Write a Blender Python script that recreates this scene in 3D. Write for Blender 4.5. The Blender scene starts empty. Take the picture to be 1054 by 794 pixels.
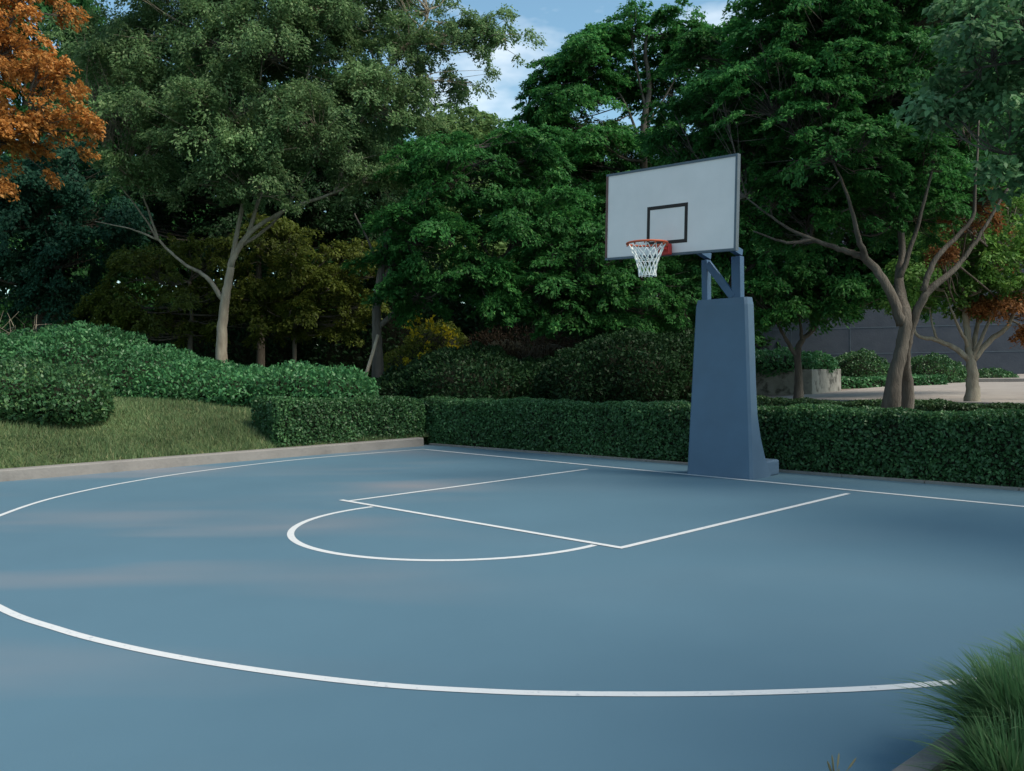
import bpy, math, random
import numpy as np

random.seed(7)
RNG = np.random.default_rng(11)
SC = bpy.context.scene
COL = SC.collection
rad = math.radians

# ------------------------------------------------------------------ camera frame
F, CH, ROLL = 911.0, 1.4, 0.012          # focal length in photo pixels, eye height, roll
CAM = np.array([0.0, 0.0, CH])
RV = np.array([math.cos(ROLL), 0, -math.sin(ROLL)])
UV = np.array([math.sin(ROLL), 0, math.cos(ROLL)])
FV = np.array([0.0, 1.0, 0.0])


def P(px, py, d):
    return CAM + d * (FV + RV * (px - 527) / F + UV * (381 - py) / F)


def G(px, py, z=0.0):
    v = FV + RV * (px - 527) / F + UV * (381 - py) / F
    return CAM + v * ((z - CH) / v[2])


# ------------------------------------------------------------------ site frame
K1 = np.array([-1.64, 16.58]); KD = np.array([.7287, .6848]); KN = np.array([-.6848, .7287])   # kerb line
E0 = np.array([-1.66, 16.80]); ED = np.array([.7164, -.6977]); EN = np.array([.6977, .7164])   # back edge of the court


def sstep(a, b, x):
    u = np.clip((np.asarray(x, float) - a) / (b - a), 0, 1)
    return u * u * (3 - 2 * u)


def kerb_pt(a, s): return K1 + KD * a + KN * s
def edge_pt(b, t): return E0 + ED * b + EN * t


def z_lawn(a, s):
    s = np.maximum(np.asarray(s, float) - .17, 0)
    return .15 + (.85 * (1 - np.exp(-s / 2.0)) + .012 * s) * sstep(4.0, -1.5, a)


def z_terrace(t):
    return .6 * sstep(4.9, 7.0, t) + .018 * np.maximum(0, t - 8)


def ground(x, y):
    p = np.array([x, y])
    s = float((p - K1) @ KN); a = float((p - K1) @ KD); t = float((p - E0) @ EN)
    z = -.02
    if s > .15: z = max(z, float(z_lawn(a, s)))
    if t > 0: z = max(z, float(z_terrace(t)))
    return z


# ------------------------------------------------------------------ materials
def mat_new(name):
    m = bpy.data.materials.new(name); m.use_nodes = True
    nt = m.node_tree; nt.nodes.clear()
    out = nt.nodes.new('ShaderNodeOutputMaterial')
    return m, nt, out


def nd(nt, t, **kw):
    n = nt.nodes.new(t)
    for k, v in kw.items(): setattr(n, k, v)
    return n


def noise(nt, scale, detail=4, rough=.55, vec=None, stretch=None):
    n = nd(nt, 'ShaderNodeTexNoise'); n.inputs['Scale'].default_value = scale
    n.inputs['Detail'].default_value = detail; n.inputs['Roughness'].default_value = rough
    if vec is None:
        tc = nd(nt, 'ShaderNodeTexCoord'); vec = tc.outputs['Object']
    if stretch:
        mp = nd(nt, 'ShaderNodeMapping'); mp.inputs['Scale'].default_value = stretch[:3]
        if len(stretch) > 3: mp.inputs['Rotation'].default_value = (0, 0, stretch[3])
        nt.links.new(vec, mp.inputs['Vector']); vec = mp.outputs['Vector']
    nt.links.new(vec, n.inputs['Vector'])
    return n


def ramp(nt, fac, stops):
    r = nd(nt, 'ShaderNodeValToRGB')
    els = r.color_ramp.elements
    while len(els) < len(stops): els.new(.5)
    for e, (p, c) in zip(els, stops):
        e.position = p; e.color = (*c, 1) if len(c) == 3 else c
    nt.links.new(fac, r.inputs['Fac'])
    return r


def mixc(nt, fac, a, b, mode='MIX'):
    m = nd(nt, 'ShaderNodeMix', data_type='RGBA', blend_type=mode)
    for sock, v in ((m.inputs[0], fac), (m.inputs[6], a), (m.inputs[7], b)):
        if hasattr(v, 'links'): nt.links.new(v, sock)
        elif isinstance(v, (int, float)): sock.default_value = v
        else: sock.default_value = (*v, 1)
    return m.outputs[2]


def principled(nt, out, col, rough=.6, spec=.4, bump=None, bstr=.3, bdist=.02, metallic=0):
    b = nd(nt, 'ShaderNodeBsdfPrincipled')
    if hasattr(col, 'links'): nt.links.new(col, b.inputs['Base Color'])
    else: b.inputs['Base Color'].default_value = (*col, 1)
    if hasattr(rough, 'links'): nt.links.new(rough, b.inputs['Roughness'])
    else: b.inputs['Roughness'].default_value = rough
    b.inputs['Specular IOR Level'].default_value = spec
    b.inputs['Metallic'].default_value = metallic
    if bump is not None:
        bp = nd(nt, 'ShaderNodeBump'); bp.inputs['Strength'].default_value = bstr
        bp.inputs['Distance'].default_value = bdist
        nt.links.new(bump, bp.inputs['Height']); nt.links.new(bp.outputs['Normal'], b.inputs['Normal'])
    nt.links.new(b.outputs[0], out.inputs[0])
    return b


def leaf_mat(name, c1, c2, c3, rough=.5, trans=.3, spec=.35, clump=.5):
    """c1 dull, c2 usual, c3 young leaf; every leaf gets its own tint, whole sprays drift a little"""
    m, nt, out = mat_new(name)
    g = nd(nt, 'ShaderNodeNewGeometry')
    r = ramp(nt, g.outputs['Random Per Island'], [(0, c1), (.45, c2), (.8, c2), (1, c3)])
    n = noise(nt, clump, 2)
    hs = nd(nt, 'ShaderNodeHueSaturation')
    mr = nd(nt, 'ShaderNodeMapRange'); mr.inputs[1].default_value = .3; mr.inputs[2].default_value = .7
    mr.inputs[3].default_value = .7; mr.inputs[4].default_value = 1.35
    nt.links.new(n.outputs['Fac'], mr.inputs[0]); nt.links.new(mr.outputs[0], hs.inputs['Value'])
    nt.links.new(r.outputs[0], hs.inputs['Color'])
    b = principled(nt, out, hs.outputs[0], rough, spec)
    t = nd(nt, 'ShaderNodeBsdfTranslucent'); nt.links.new(hs.outputs[0], t.inputs[0])
    mx = nd(nt, 'ShaderNodeMixShader'); mx.inputs[0].default_value = trans
    nt.links.new(b.outputs[0], mx.inputs[1]); nt.links.new(t.outputs[0], mx.inputs[2])
    nt.links.new(mx.outputs[0], out.inputs[0])
    return m


def rough_mat(name, c1, c2, scale=6, rough=.85, stretch=None, bstr=.4, bdist=.02, spec=.25, c3=None, s3=1.2, k3=(.5, .65)):
    m, nt, out = mat_new(name)
    n = noise(nt, scale, 6, .6, stretch=stretch)
    c = ramp(nt, n.outputs['Fac'], [(.3, c1), (.7, c2)]).outputs[0]
    if c3:
        n2 = noise(nt, s3, 5, .65)
        f = ramp(nt, n2.outputs['Fac'], [(k3[0], (0, 0, 0)), (k3[1], (1, 1, 1))]).outputs[0]
        c = mixc(nt, f, c, c3)
    fine = noise(nt, scale * 7, 4, .6, stretch=stretch)
    add = nd(nt, 'ShaderNodeMath', operation='ADD')
    nt.links.new(n.outputs['Fac'], add.inputs[0]); nt.links.new(fine.outputs['Fac'], add.inputs[1])
    principled(nt, out, c, rough, spec, add.outputs[0], bstr, bdist)
    return m


def paint_mat(name, c, var=.12, rough=.5, spec=.4, scale=3, metallic=0, bstr=.05):
    m, nt, out = mat_new(name)
    n = noise(nt, scale, 5, .6); f = noise(nt, 160, 2)
    c1 = tuple(v * (1 - var) for v in c); c2 = tuple(min(1, v * (1 + var)) for v in c)
    cc = ramp(nt, n.outputs['Fac'], [(.3, c1), (.7, c2)]).outputs[0]
    rr = nd(nt, 'ShaderNodeMapRange'); rr.inputs[3].default_value = rough - .1; rr.inputs[4].default_value = rough + .12
    nt.links.new(n.outputs['Fac'], rr.inputs[0])
    principled(nt, out, cc, rr.outputs[0], spec, f.outputs['Fac'], bstr, .004, metallic)
    return m


def court_mat():
    m, nt, out = mat_new('court_acrylic')
    big = noise(nt, .55, 4, .55)
    c = ramp(nt, big.outputs['Fac'], [(.3, (.0810, .1550, .2070)), (.7, (.0925, .1735, .2290))]).outputs[0]
    # warm sun patches painted into the acrylic colour, long in one direction
    sunp = noise(nt, .8, 3, .45, stretch=(.22, .8, 1, .08))
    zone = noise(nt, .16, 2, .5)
    f1 = ramp(nt, sunp.outputs['Fac'], [(.47, (0, 0, 0)), (.66, (1, 1, 1))]).outputs[0]
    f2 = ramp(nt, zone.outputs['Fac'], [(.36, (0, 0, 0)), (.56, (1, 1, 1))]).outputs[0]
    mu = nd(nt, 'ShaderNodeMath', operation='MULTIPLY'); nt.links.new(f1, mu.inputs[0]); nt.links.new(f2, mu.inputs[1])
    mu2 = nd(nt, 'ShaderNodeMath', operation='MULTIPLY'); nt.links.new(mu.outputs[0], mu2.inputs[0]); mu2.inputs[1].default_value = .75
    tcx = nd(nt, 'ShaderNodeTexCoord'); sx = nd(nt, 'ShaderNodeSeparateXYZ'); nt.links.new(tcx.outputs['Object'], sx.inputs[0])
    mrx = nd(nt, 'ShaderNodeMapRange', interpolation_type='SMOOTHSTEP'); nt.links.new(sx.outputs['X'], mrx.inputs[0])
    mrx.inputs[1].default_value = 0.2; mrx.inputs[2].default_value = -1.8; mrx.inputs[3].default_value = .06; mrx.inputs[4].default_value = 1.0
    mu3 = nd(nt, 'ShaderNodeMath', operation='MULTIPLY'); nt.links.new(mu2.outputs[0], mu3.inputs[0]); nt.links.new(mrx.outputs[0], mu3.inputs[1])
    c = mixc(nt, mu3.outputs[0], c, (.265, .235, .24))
    # scuffs and grain
    gr = noise(nt, 240, 3, .7)
    g2 = ramp(nt, gr.outputs['Fac'], [(.3, (.88, .88, .88)), (.7, (1.1, 1.1, 1.1))]).outputs[0]
    c = mixc(nt, 1.0, c, g2, 'MULTIPLY')
    sc = noise(nt, 7, 6, .75)
    s2 = ramp(nt, sc.outputs['Fac'], [(.62, (1, 1, 1)), (.78, (.86, .88, .9))]).outputs[0]
    c = mixc(nt, 1.0, c, s2, 'MULTIPLY')
    principled(nt, out, c, .62, .35, gr.outputs['Fac'], .25, .003)
    return m


def line_mat():
    m, nt, out = mat_new('line_paint')
    n = noise(nt, 22, 6, .75)
    c = ramp(nt, n.outputs['Fac'], [(.30, (.34, .38, .42)), (.44, (.63, .63, .63))]).outputs[0]
    gr = noise(nt, 240, 3, .7)
    principled(nt, out, c, .55, .35, gr.outputs['Fac'], .2, .003)
    return m


M = {}
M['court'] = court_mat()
M['line'] = line_mat()
M['concrete'] = rough_mat('kerb_concrete', (.200, .183, .170), (.255, .234, .218), 3, .9, c3=(.170, .156, .146), s3=1.5)
M['old_concrete'] = rough_mat('planter_concrete', (0.1921, 0.1806, 0.1614), (0.3227, 0.3074, 0.2766), 3, .95, c3=(0.0922, 0.0884, 0.0768), s3=2.6, k3=(.52, .62))
M['paving'] = rough_mat('plaza_paving', (0.2766, 0.2382, 0.2152), (0.3458, 0.3074, 0.2766), 2, .9)
M['gravel'] = rough_mat('bed_gravel', (0.1537, 0.1153, 0.0961), (0.2766, 0.2228, 0.1921), 14, .95, bdist=.03)
M['soil'] = rough_mat('bed_soil', (.06, .045, .03), (.13, .095, .065), 3, .95, bdist=.05)
M['turf'] = rough_mat('turf', (.045, .07, .025), (.085, .11, .04), 4, .95, bdist=.04)
M['earth'] = rough_mat('earth', (.05, .06, .03), (.09, .085, .05), 1.5, .95)
M['wall'] = rough_mat('building_render', (0.0576, 0.0663, 0.0836), (0.0778, 0.0864, 0.1037), 2, .85)
M['bark_pale'] = rough_mat('bark_pale', (.20, .16, .12), (.40, .34, .26), 9, .9, stretch=(1, 1, .25), bstr=.9)
M['bark_grey'] = rough_mat('bark_grey', (0.0588, 0.0484, 0.0401), (0.1452, 0.1245, 0.1037), 9, .9, stretch=(0.6916, 0.6916, 0.1383), bstr=1.0)
M['bark_dark'] = rough_mat('bark_dark', (.05, .04, .032), (.12, .10, .08), 9, .9, stretch=(1, 1, .25), bstr=.9)
M['twig'] = rough_mat('twig_wood', (.016, .018, .010), (.026, .026, .015), 8, .95)
M['pad'] = paint_mat('pad_vinyl', (0.0819, 0.1358, 0.2048), .08, .5, .4, 2)
M['steel_blue'] = paint_mat('steel_blue', (0.0461, 0.0999, 0.1844), .1, .45, .45, 5)
M['board'] = paint_mat('board_white', (.80, .71, .68), .04, .45, .35, 3)
M['frame'] = paint_mat('frame_grey', (0.0922, 0.1153, 0.1383), .15, .5, .4, 6)
M['frame_brown'] = paint_mat('frame_brownish', (.16, .085, .07), .25, .6, .3, 8)  # brown-red tone, on the left frame edge only
M['black'] = paint_mat('target_black', (.022, .014, .012), .2, .5, .3)
M['rim'] = paint_mat('rim_orange', (0.4303, 0.0807, 0.0307), .15, .45, .4, 9)
M['rim_red'] = paint_mat('bracket_red', (.50, .04, .035), .12, .45, .4, 9)
M['net'] = paint_mat('net_cord', (.78, .80, .78), .12, .9, .1, 30)
M['grass'] = leaf_mat('grass_blades', (.14, .175, .08), (.105, .17, .07), (.26, .25, .13), .6, .25, .2, .9)
M['reed'] = leaf_mat('reed_blades', (.085, .17, .065), (.125, .24, .09), (.28, .36, .17), .5, .4, .25, 3)
M['straw'] = leaf_mat('straw', (.22, .20, .11), (.28, .25, .15), (.35, .32, .2), .7, .3, .2, 4)
M['hedge'] = leaf_mat('hedge_leaf', (.032, .085, .030), (.05, .13, .045), (.12, .24, .085), .45, .28, .35, .8)
M['hedge_dark'] = leaf_mat('hedge_dark_leaf', (0.028, 0.058, 0.020), (0.041, 0.087, 0.029), (0.078, 0.131, 0.043), .5, .2, .3, .8)
M['mound'] = leaf_mat('mound_leaf', (.035, .115, .042), (.058, .18, .065), (.12, .28, .105), .45, .3, .35, .7)
M['mound_near'] = leaf_mat('clipped_leaf', (.035, .09, .032), (.052, .13, .048), (.13, .22, .075), .45, .28, .35, .7)
M['silver'] = leaf_mat('silver_leaf', (.085, .155, .06), (.13, .225, .088), (.30, .39, .19), .55, .45, .18, .6)
M['deep'] = leaf_mat('deep_leaf', (.024, .098, .024), (.038, .148, .034), (.10, .25, .06), .55, .42, .16, .6)
M['deep2'] = leaf_mat('deep_leaf_soft', (.030, .120, .030), (.046, .178, .040), (.14, .31, .08), .55, .42, .16, .5)
M['orange'] = leaf_mat('autumn_leaf', (.34, .135, .035), (.50, .215, .05), (.62, .32, .10), .55, .4, .25, .8)
M['bluegreen'] = leaf_mat('bluegreen_leaf', (.014, .055, .033), (.020, .075, .042), (.036, .105, .06), .6, .3, .15, .5)
M['olive'] = leaf_mat('olive_leaf', (.062, .084, .014), (.092, .122, .02), (.19, .215, .04), .55, .45, .18, .6)
M['bright'] = leaf_mat('bright_leaf', (.07, .17, .03), (.12, .25, .05), (.23, .36, .08), .55, .45, .2, .7)
M['near'] = leaf_mat('near_leaf', (.07, .16, .07), (.11, .235, .10), (.24, .37, .19), .5, .4, .25, .9)
M['far'] = leaf_mat('far_leaf', (.028, .095, .028), (.04, .135, .038), (.08, .19, .055), .6, .4, .12, .3)
M['farpale'] = leaf_mat('far_pale_leaf', (.09, .17, .055), (.14, .24, .08), (.28, .36, .13), .6, .4, .15, .4)
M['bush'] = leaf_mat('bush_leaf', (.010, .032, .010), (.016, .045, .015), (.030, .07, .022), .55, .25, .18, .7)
M['rust'] = leaf_mat('rust_leaf', (.16, .065, .025), (.26, .11, .035), (.36, .17, .06), .6, .35, .2, 1)
M['yellow'] = leaf_mat('yellow_leaf', (.30, .25, .012), (.42, .34, .02), (.55, .46, .04), .6, .4, .2, 2)
M['brownleaf'] = leaf_mat('brown_leaf', (.022, .018, .012), (.035, .024, .015), (.055, .035, .022), .7, .2, .1, 1.5)

# ------------------------------------------------------------------ mesh helpers
class MB:
    """collects quads / triangles / prisms into one mesh"""
    def __init__(self): self.v = []; self.f = []

    def add(self, vs, fs):
        o = len(self.v); self.v += [tuple(map(float, p)) for p in vs]; self.f += [tuple(i + o for i in f) for f in fs]

    def box(self, c, s, rz=0.0):
        cx, cy, cz = c; sx, sy, sz = s[0] / 2, s[1] / 2, s[2] / 2; co, si = math.cos(rz), math.sin(rz)
        vs = []
        for z in (-sz, sz):
            for x, y in ((-sx, -sy), (sx, -sy), (sx, sy), (-sx, sy)):
                vs.append((cx + x * co - y * si, cy + x * si + y * co, cz + z))
        self.add(vs, [(3, 2, 1, 0), (4, 5, 6, 7), (0, 1, 5, 4), (1, 2, 6, 5), (2, 3, 7, 6), (3, 0, 4, 7)])

    def bar(self, a, b, w, h):
        a = np.array(a, float); b = np.array(b, float); d = b - a; d /= np.linalg.norm(d)
        up = np.array([0, 0, 1.]) if abs(d[2]) < .95 else np.array([0, 1., 0])
        x = np.cross(d, up); x /= np.linalg.norm(x); y = np.cross(x, d)
        vs = []
        for p in (a, b):
            for i, j in ((-1, -1), (1, -1), (1, 1), (-1, 1)): vs.append(p + x * i * w / 2 + y * j * h / 2)
        self.add(vs, [(3, 2, 1, 0), (4, 5, 6, 7), (0, 1, 5, 4), (1, 2, 6, 5), (2, 3, 7, 6), (3, 0, 4, 7)])

    def tube(self, pts, radii, sides=8, wob=0.0, cap=True):
        pts = np.array(pts, float); n = len(pts); vs = []; prev = None
        ph = RNG.random(4) * 6
        for i in range(n):
            d = pts[min(i + 1, n - 1)] - pts[max(i - 1, 0)]; d = d / (np.linalg.norm(d) + 1e-9)
            ref = prev if prev is not None else (np.array([1., 0, 0]) if abs(d[0]) < .9 else np.array([0, 1., 0]))
            y = np.cross(d, ref); y /= np.linalg.norm(y) + 1e-9; x = np.cross(y, d); prev = x
            for k in range(sides):
                a = 2 * math.pi * k / sides; r = radii[i]
                if wob: r *= 1 + wob * (math.sin(2 * a + ph[0] + i * .25) + .8 * math.sin(5 * a + ph[1] - i * .12) + .4 * math.sin(3 * a + ph[2] + i * .45))
                vs.append(pts[i] + (x * math.cos(a) + y * math.sin(a)) * r)
        fs = []
        for i in range(n - 1):
            for k in range(sides):
                k2 = (k + 1) % sides
                fs.append((i * sides + k, i * sides + k2, (i + 1) * sides + k2, (i + 1) * sides + k))
        if cap:
            fs.append(tuple(range(sides - 1, -1, -1))); fs.append(tuple((n - 1) * sides + k for k in range(sides)))
        self.add(vs, fs)

    def prism(self, poly, z0, z1):
        n = len(poly)
        vs = [(x, y, z0) for x, y in poly] + [(x, y, z1) for x, y in poly]
        self.add(vs, [tuple(range(n - 1, -1, -1)), tuple(range(n, 2 * n))] + [(i, (i + 1) % n, n + (i + 1) % n, n + i) for i in range(n)])

    def build(self, name, m, parent=None, origin=None, smooth=False, bevel=0):
        me = bpy.data.meshes.new(name)
        v = np.array(self.v)
        if origin is not None: v = v - np.array(origin)
        me.from_pydata(v.tolist(), [], self.f); me.update()
        if smooth: me.polygons.foreach_set('use_smooth', [True] * len(me.polygons))
        o = bpy.data.objects.new(name, me); COL.objects.link(o); me.materials.append(m)
        if parent is not None: o.parent = parent
        elif origin is not None: o.location = origin
        if bevel:
            bv = o.modifiers.new('bevel', 'BEVEL'); bv.width = bevel; bv.segments = 2; bv.limit_method = 'ANGLE'
        return o


def quads_obj(name, V, m, parent=None, origin=(0, 0, 0), corners=4):
    """V: (n*corners,3) array, one face per leaf"""
    V = np.asarray(V, np.float32) - np.array(origin, np.float32)
    n = len(V) // corners
    me = bpy.data.meshes.new(name)
    me.vertices.add(n * corners); me.vertices.foreach_set('co', V.ravel())
    me.loops.add(n * corners); me.loops.foreach_set('vertex_index', np.arange(n * corners, dtype=np.int32))
    me.polygons.add(n); me.polygons.foreach_set('loop_start', np.arange(0, n * corners, corners, dtype=np.int32))
    me.update(calc_edges=True)
    me.materials.append(m)
    o = bpy.data.objects.new(name, me); COL.objects.link(o)
    if parent is not None: o.parent = parent
    else: o.location = origin
    return o


def unit(v): return v / (np.linalg.norm(v, axis=-1, keepdims=True) + 1e-9)


def leaf_quads(C, D, N, L, W, fold=.15):
    D = unit(D); X = unit(np.cross(N, D)); N2 = np.cross(D, X)
    L = np.asarray(L).reshape(-1, 1); W = np.asarray(W).reshape(-1, 1)
    up = N2 * W * fold
    q = np.stack([C - D * L * .5, C + X * W * .5 + up - D * L * .08, C + D * L * .5 - up * .6, C - X * W * .5 + up - D * L * .08], 1)
    return q.reshape(-1, 3)


def tag(o, label=None, cat=None, group=None, kind=None):
    if label: o['label'] = label
    if cat: o['category'] = cat
    if group: o['group'] = group
    if kind: o['kind'] = kind
    return o


def empty(name, loc, label=None, cat=None, group=None, rz=0):
    o = bpy.data.objects.new(name, None); COL.objects.link(o); o.location = tuple(map(float, loc)); o.rotation_euler.z = rz
    o.empty_display_size = .3
    return tag(o, label, cat, group)


def smooth_path(pts, sub=5):
    pts = np.array(pts, float); n = len(pts)
    if n < 3: return np.array([pts[0] + (pts[-1] - pts[0]) * u for u in np.linspace(0, 1, sub)])
    ext = np.vstack([2 * pts[0] - pts[1], pts, 2 * pts[-1] - pts[-2]]); out = []
    for i in range(1, n):
        p0, p1, p2, p3 = ext[i - 1], ext[i], ext[i + 1], ext[i + 2]
        for u in np.linspace(0, 1, sub, endpoint=False):
            out.append(.5 * ((2 * p1) + (-p0 + p2) * u + (2 * p0 - 5 * p1 + 4 * p2 - p3) * u * u + (-p0 + 3 * p1 - 3 * p2 + p3) * u ** 3))
    out.append(pts[-1]); return np.array(out)


# ------------------------------------------------------------------ trees
def crown_leaves(lobes, leaf, spray_r, cover, twigs, up=.8, flat=.14, jitter=.55, hole=None):
    """lobes: (centre, radii); returns leaf quads, and fills twigs with (lobe index, spray centre)"""
    out = []
    for li, (c, r, dens) in enumerate(lobes):
        rr = (r[0] * r[1] + r[0] * r[2] + r[1] * r[2]) / 3
        R0 = spray_r * min(1.15, max(.7, math.sqrt(rr) / 1.6))
        n = max(4, int(cover * dens * 4 * rr / R0 ** 2 * .7))
        d = unit(RNG.normal(size=(n, 3))); d[:, 2] = np.where((d[:, 2] < -.55), -d[:, 2] * .8, d[:, 2])
        fr = np.where(RNG.random(n) < .6, RNG.uniform(.8, 1.06, n), RNG.uniform(.2, .8, n))
        lump = 1 + .16 * np.sin(3.1 * d[:, 0] + 2.3 * li) * np.cos(2.7 * d[:, 1] + 1.7 * li) + .1 * np.sin(5 * d[:, 2] + 4 * d[:, 0] + li)
        S = c + d * (fr * lump)[:, None] * r
        for s, dd in zip(S, d):
            if hole is not None and hole(s): continue
            twigs.append((li, s))
            R = R0 * RNG.uniform(.65, 1.3)
            k = max(10, int(math.pi * R * R * 1.25 / (leaf[0] * leaf[1] * .5) * RNG.uniform(.6, 1.1)))
            o = unit(np.array([dd[0], dd[1], dd[2] * .25 - .15]))
            nrm = unit(np.array([dd[0] * .45, dd[1] * .45, up + .25 * dd[2]]) + RNG.normal(size=3) * .18)
            ax = unit(o - nrm * (o @ nrm)); bx = np.cross(nrm, ax)
            # leaves sit along a few twigs fanning from the spray's foot
            nt_ = RNG.integers(5, 9); ang = RNG.uniform(-1.5, 1.5, nt_); ti = RNG.integers(0, nt_, k)
            t = RNG.random(k) ** .7
            a = ang[ti] + RNG.normal(size=k) * .13
            px = (-.55 + 1.5 * t * np.cos(a * .8)) * R + RNG.normal(size=k) * .05 * R; py = 1.1 * t * np.sin(a) * R + RNG.normal(size=k) * .07 * R
            pz = -.28 * R * (t ** 2) + RNG.normal(size=k) * R * flat
            C = s + ax * px[:, None] + bx * py[:, None] + nrm * pz[:, None]
            D = ax * np.cos(a)[:, None] + bx * np.sin(a)[:, None] + RNG.normal(size=(k, 3)) * .5 - np.array([0, 0, .25])
            N = nrm + RNG.normal(size=(k, 3)) * jitter
            sc = RNG.uniform(.65, 1.25, k)
            out.append(leaf_quads(C, D, N, leaf[0] * sc, leaf[1] * sc))
    return np.vstack(out)


def tree(name, label, cat, base, limbs, lobes, leafm, barkm, leaf=(.11, .055), spray_r=.45, cover=1.0, group=None,
         extra=None, up=.8, flat=.14, twig_every=1, flare=1.35, sides=10, hole=None, wob=.05, twig_r=.012, jitter=.55, sub=2):
    """limbs: list of (world points, r0, r1); the first is the trunk. lobes: (centre, radii, density)"""
    root = empty(name, base, label, cat, group)
    mb = MB(); nodes = []; main = list(lobes); lobes = list(lobes)
    for c, r, dens in main:                       # smaller offshoots break the outline of every big bough
        for k in range(sub):
            v = unit(RNG.normal(size=3)); v[2] = abs(v[2]) * .7 - .1
            q = RNG.uniform(.36, .52); lobes.append((c + v * r * RNG.uniform(.8, 1.05), r * np.array([q, q, q * .75]), dens * .9))
    for i, (pts, r0, r1) in enumerate(limbs):
        sp = smooth_path(pts, 6); n = len(sp); u = np.linspace(0, 1, n)
        sp[1:-1] += RNG.normal(size=(n - 2, 3)) * min(r0, .05) * .12
        rr = r0 + (r1 - r0) * u ** .8
        if i == 0 or (len(pts) and np.linalg.norm(np.array(pts[0]) - np.array(base)) < .6):
            rr = rr * (1 + (flare - 1) * np.exp(-u * 14))
        mb.tube(sp, rr, sides if i == 0 else max(6, sides - 2), wob)
        for p, r in zip(sp, rr): nodes.append((p, r))
    NP = np.array([p for p, r in nodes]); NR = np.array([r for p, r in nodes])
    twigs = []
    V = crown_leaves(lobes, leaf, spray_r, cover, twigs, up=up, flat=flat, hole=hole, jitter=jitter)
    ends = []
    for c, r, dens in lobes:
        dist = np.linalg.norm(NP - c, axis=1) + np.maximum(0, NP[:, 2] - c[2]) * .8
        j = int(np.argmin(dist)); a = NP[j]; ra = min(NR[j] * .55, .07)
        mid = (a + c) / 2 + np.array([0, 0, -.08 * np.linalg.norm(c - a)]) + RNG.normal(size=3) * .06 * np.linalg.norm(c - a)
        sp = smooth_path([a, mid, c], 5)
        mb.tube(sp, np.linspace(max(ra, twig_r * 1.5), twig_r * 1.3, len(sp)), 5)
        ends.append(sp)
    for i, (li, s) in enumerate(twigs):
        if i % twig_every: continue
        sp = ends[li]; q = sp[RNG.integers(max(1, len(sp) // 4), len(sp))]
        mid = (q + s) / 2 + RNG.normal(size=3) * .08 * np.linalg.norm(s - q)
        mb.tube([q, mid, s], [twig_r, twig_r * .7, twig_r * .3], 3, cap=False)
    mb.build('trunk', barkm, root, origin=base, smooth=True)
    quads_obj('crown', V, leafm, root, origin=base)
    if extra: extra(root)
    return root


def LB(d, items):
    """crown lobes from (px, py, radius px, depth offset[, density, flatten])"""
    out = []
    for it in items:
        px, py, rp, dd = it[:4]; dens = it[4] if len(it) > 4 else 1.0; fl = it[5] if len(it) > 5 else .8
        r = rp * (d + dd) / F
        out.append((P(px, py, d + dd), np.array([r, r * 1.05, r * fl]), dens))
    return out


def LP(d, items): return [P(x, y, d + (dd[0] if dd else 0)) for x, y, *dd in items]


def base_at(px, d, sink=.05):
    p = P(px, 400, d); return np.array([p[0], p[1], ground(p[0], p[1]) - sink])


# ------------------------------------------------------------------ shrubs and hedges
def mound(name, label, cat, lobes, leafm, leaf=(.075, .045), cover=3.0, group=None, depth=.10, corem=None, base=None, flowers=None):
    """dense leafy mass over overlapping ellipsoids (centre, radii), with a woody core"""
    if base is None:
        c0 = np.mean([c for c, r in lobes], 0); base = np.array([c0[0], c0[1], min(c[2] - r[2] * .3 for c, r in lobes)])
    root = empty(name, base, label, cat, group)
    CC = [np.array(c, float) for c, r in lobes]; RR = [np.array(r, float) for c, r in lobes]
    out = []
    mb = MB()
    for i, (c, r) in enumerate(zip(CC, RR)):
        area = 2.6 * math.pi * (r[0] * r[1] + r[0] * r[2] + r[1] * r[2]) / 3
        n = int(1.2 * cover * area / (leaf[0] * leaf[1] * .55))
        d = unit(RNG.normal(size=(n, 3))); d = d[d[:, 2] > -.75]; n = len(d)
        lump = 1 + .05 * np.sin(6 * d[:, 0] + i) * np.cos(5 * d[:, 1] + 2 * i) + .04 * np.sin(11 * d[:, 1] + 9 * d[:, 2]) + .03 * np.sin(17 * d[:, 0] - 13 * d[:, 2] + i)
        dep = np.abs(RNG.normal(size=n)) * depth - depth * .35
        C = c + d * r * lump[:, None] - d * dep[:, None]
        ok = np.ones(n, bool)
        for j in range(len(CC)):
            if j != i: ok &= (((C - CC[j]) / RR[j]) ** 2).sum(1) > .86
        C = C[ok]; d = d[ok]; n = len(C)
        nn = unit(d / r)
        N = nn * .6 + np.array([0, 0, .35]) + RNG.normal(size=(n, 3)) * .7
        D = RNG.normal(size=(n, 3)) * .7 + nn * .7 + np.array([0, 0, .25])
        sc = RNG.uniform(.6, 1.25, n)
        out.append(leaf_quads(C, D, N, leaf[0] * sc, leaf[1] * sc))
        # core
        vs = []; fs = []; nu, nv = 14, 8
        for a in range(nv + 1):
            th = math.pi * a / nv
            for b in range(nu):
                ph = 2 * math.pi * b / nu
                vs.append(c + np.array([math.sin(th) * math.cos(ph), math.sin(th) * math.sin(ph), math.cos(th)]) * np.maximum(r * .9 - depth * 1.1, r * .6))
        for a in range(nv):
            for b in range(nu):
                fs.append((a * nu + b, a * nu + (b + 1) % nu, (a + 1) * nu + (b + 1) % nu, (a + 1) * nu + b))
        mb.add(vs, fs)
    mb.build('branches', corem or M['twig'], root, origin=base, smooth=True)
    quads_obj('foliage', np.vstack(out), leafm, root, origin=base)
    if flowers: flowers(root, base)
    return root


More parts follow.
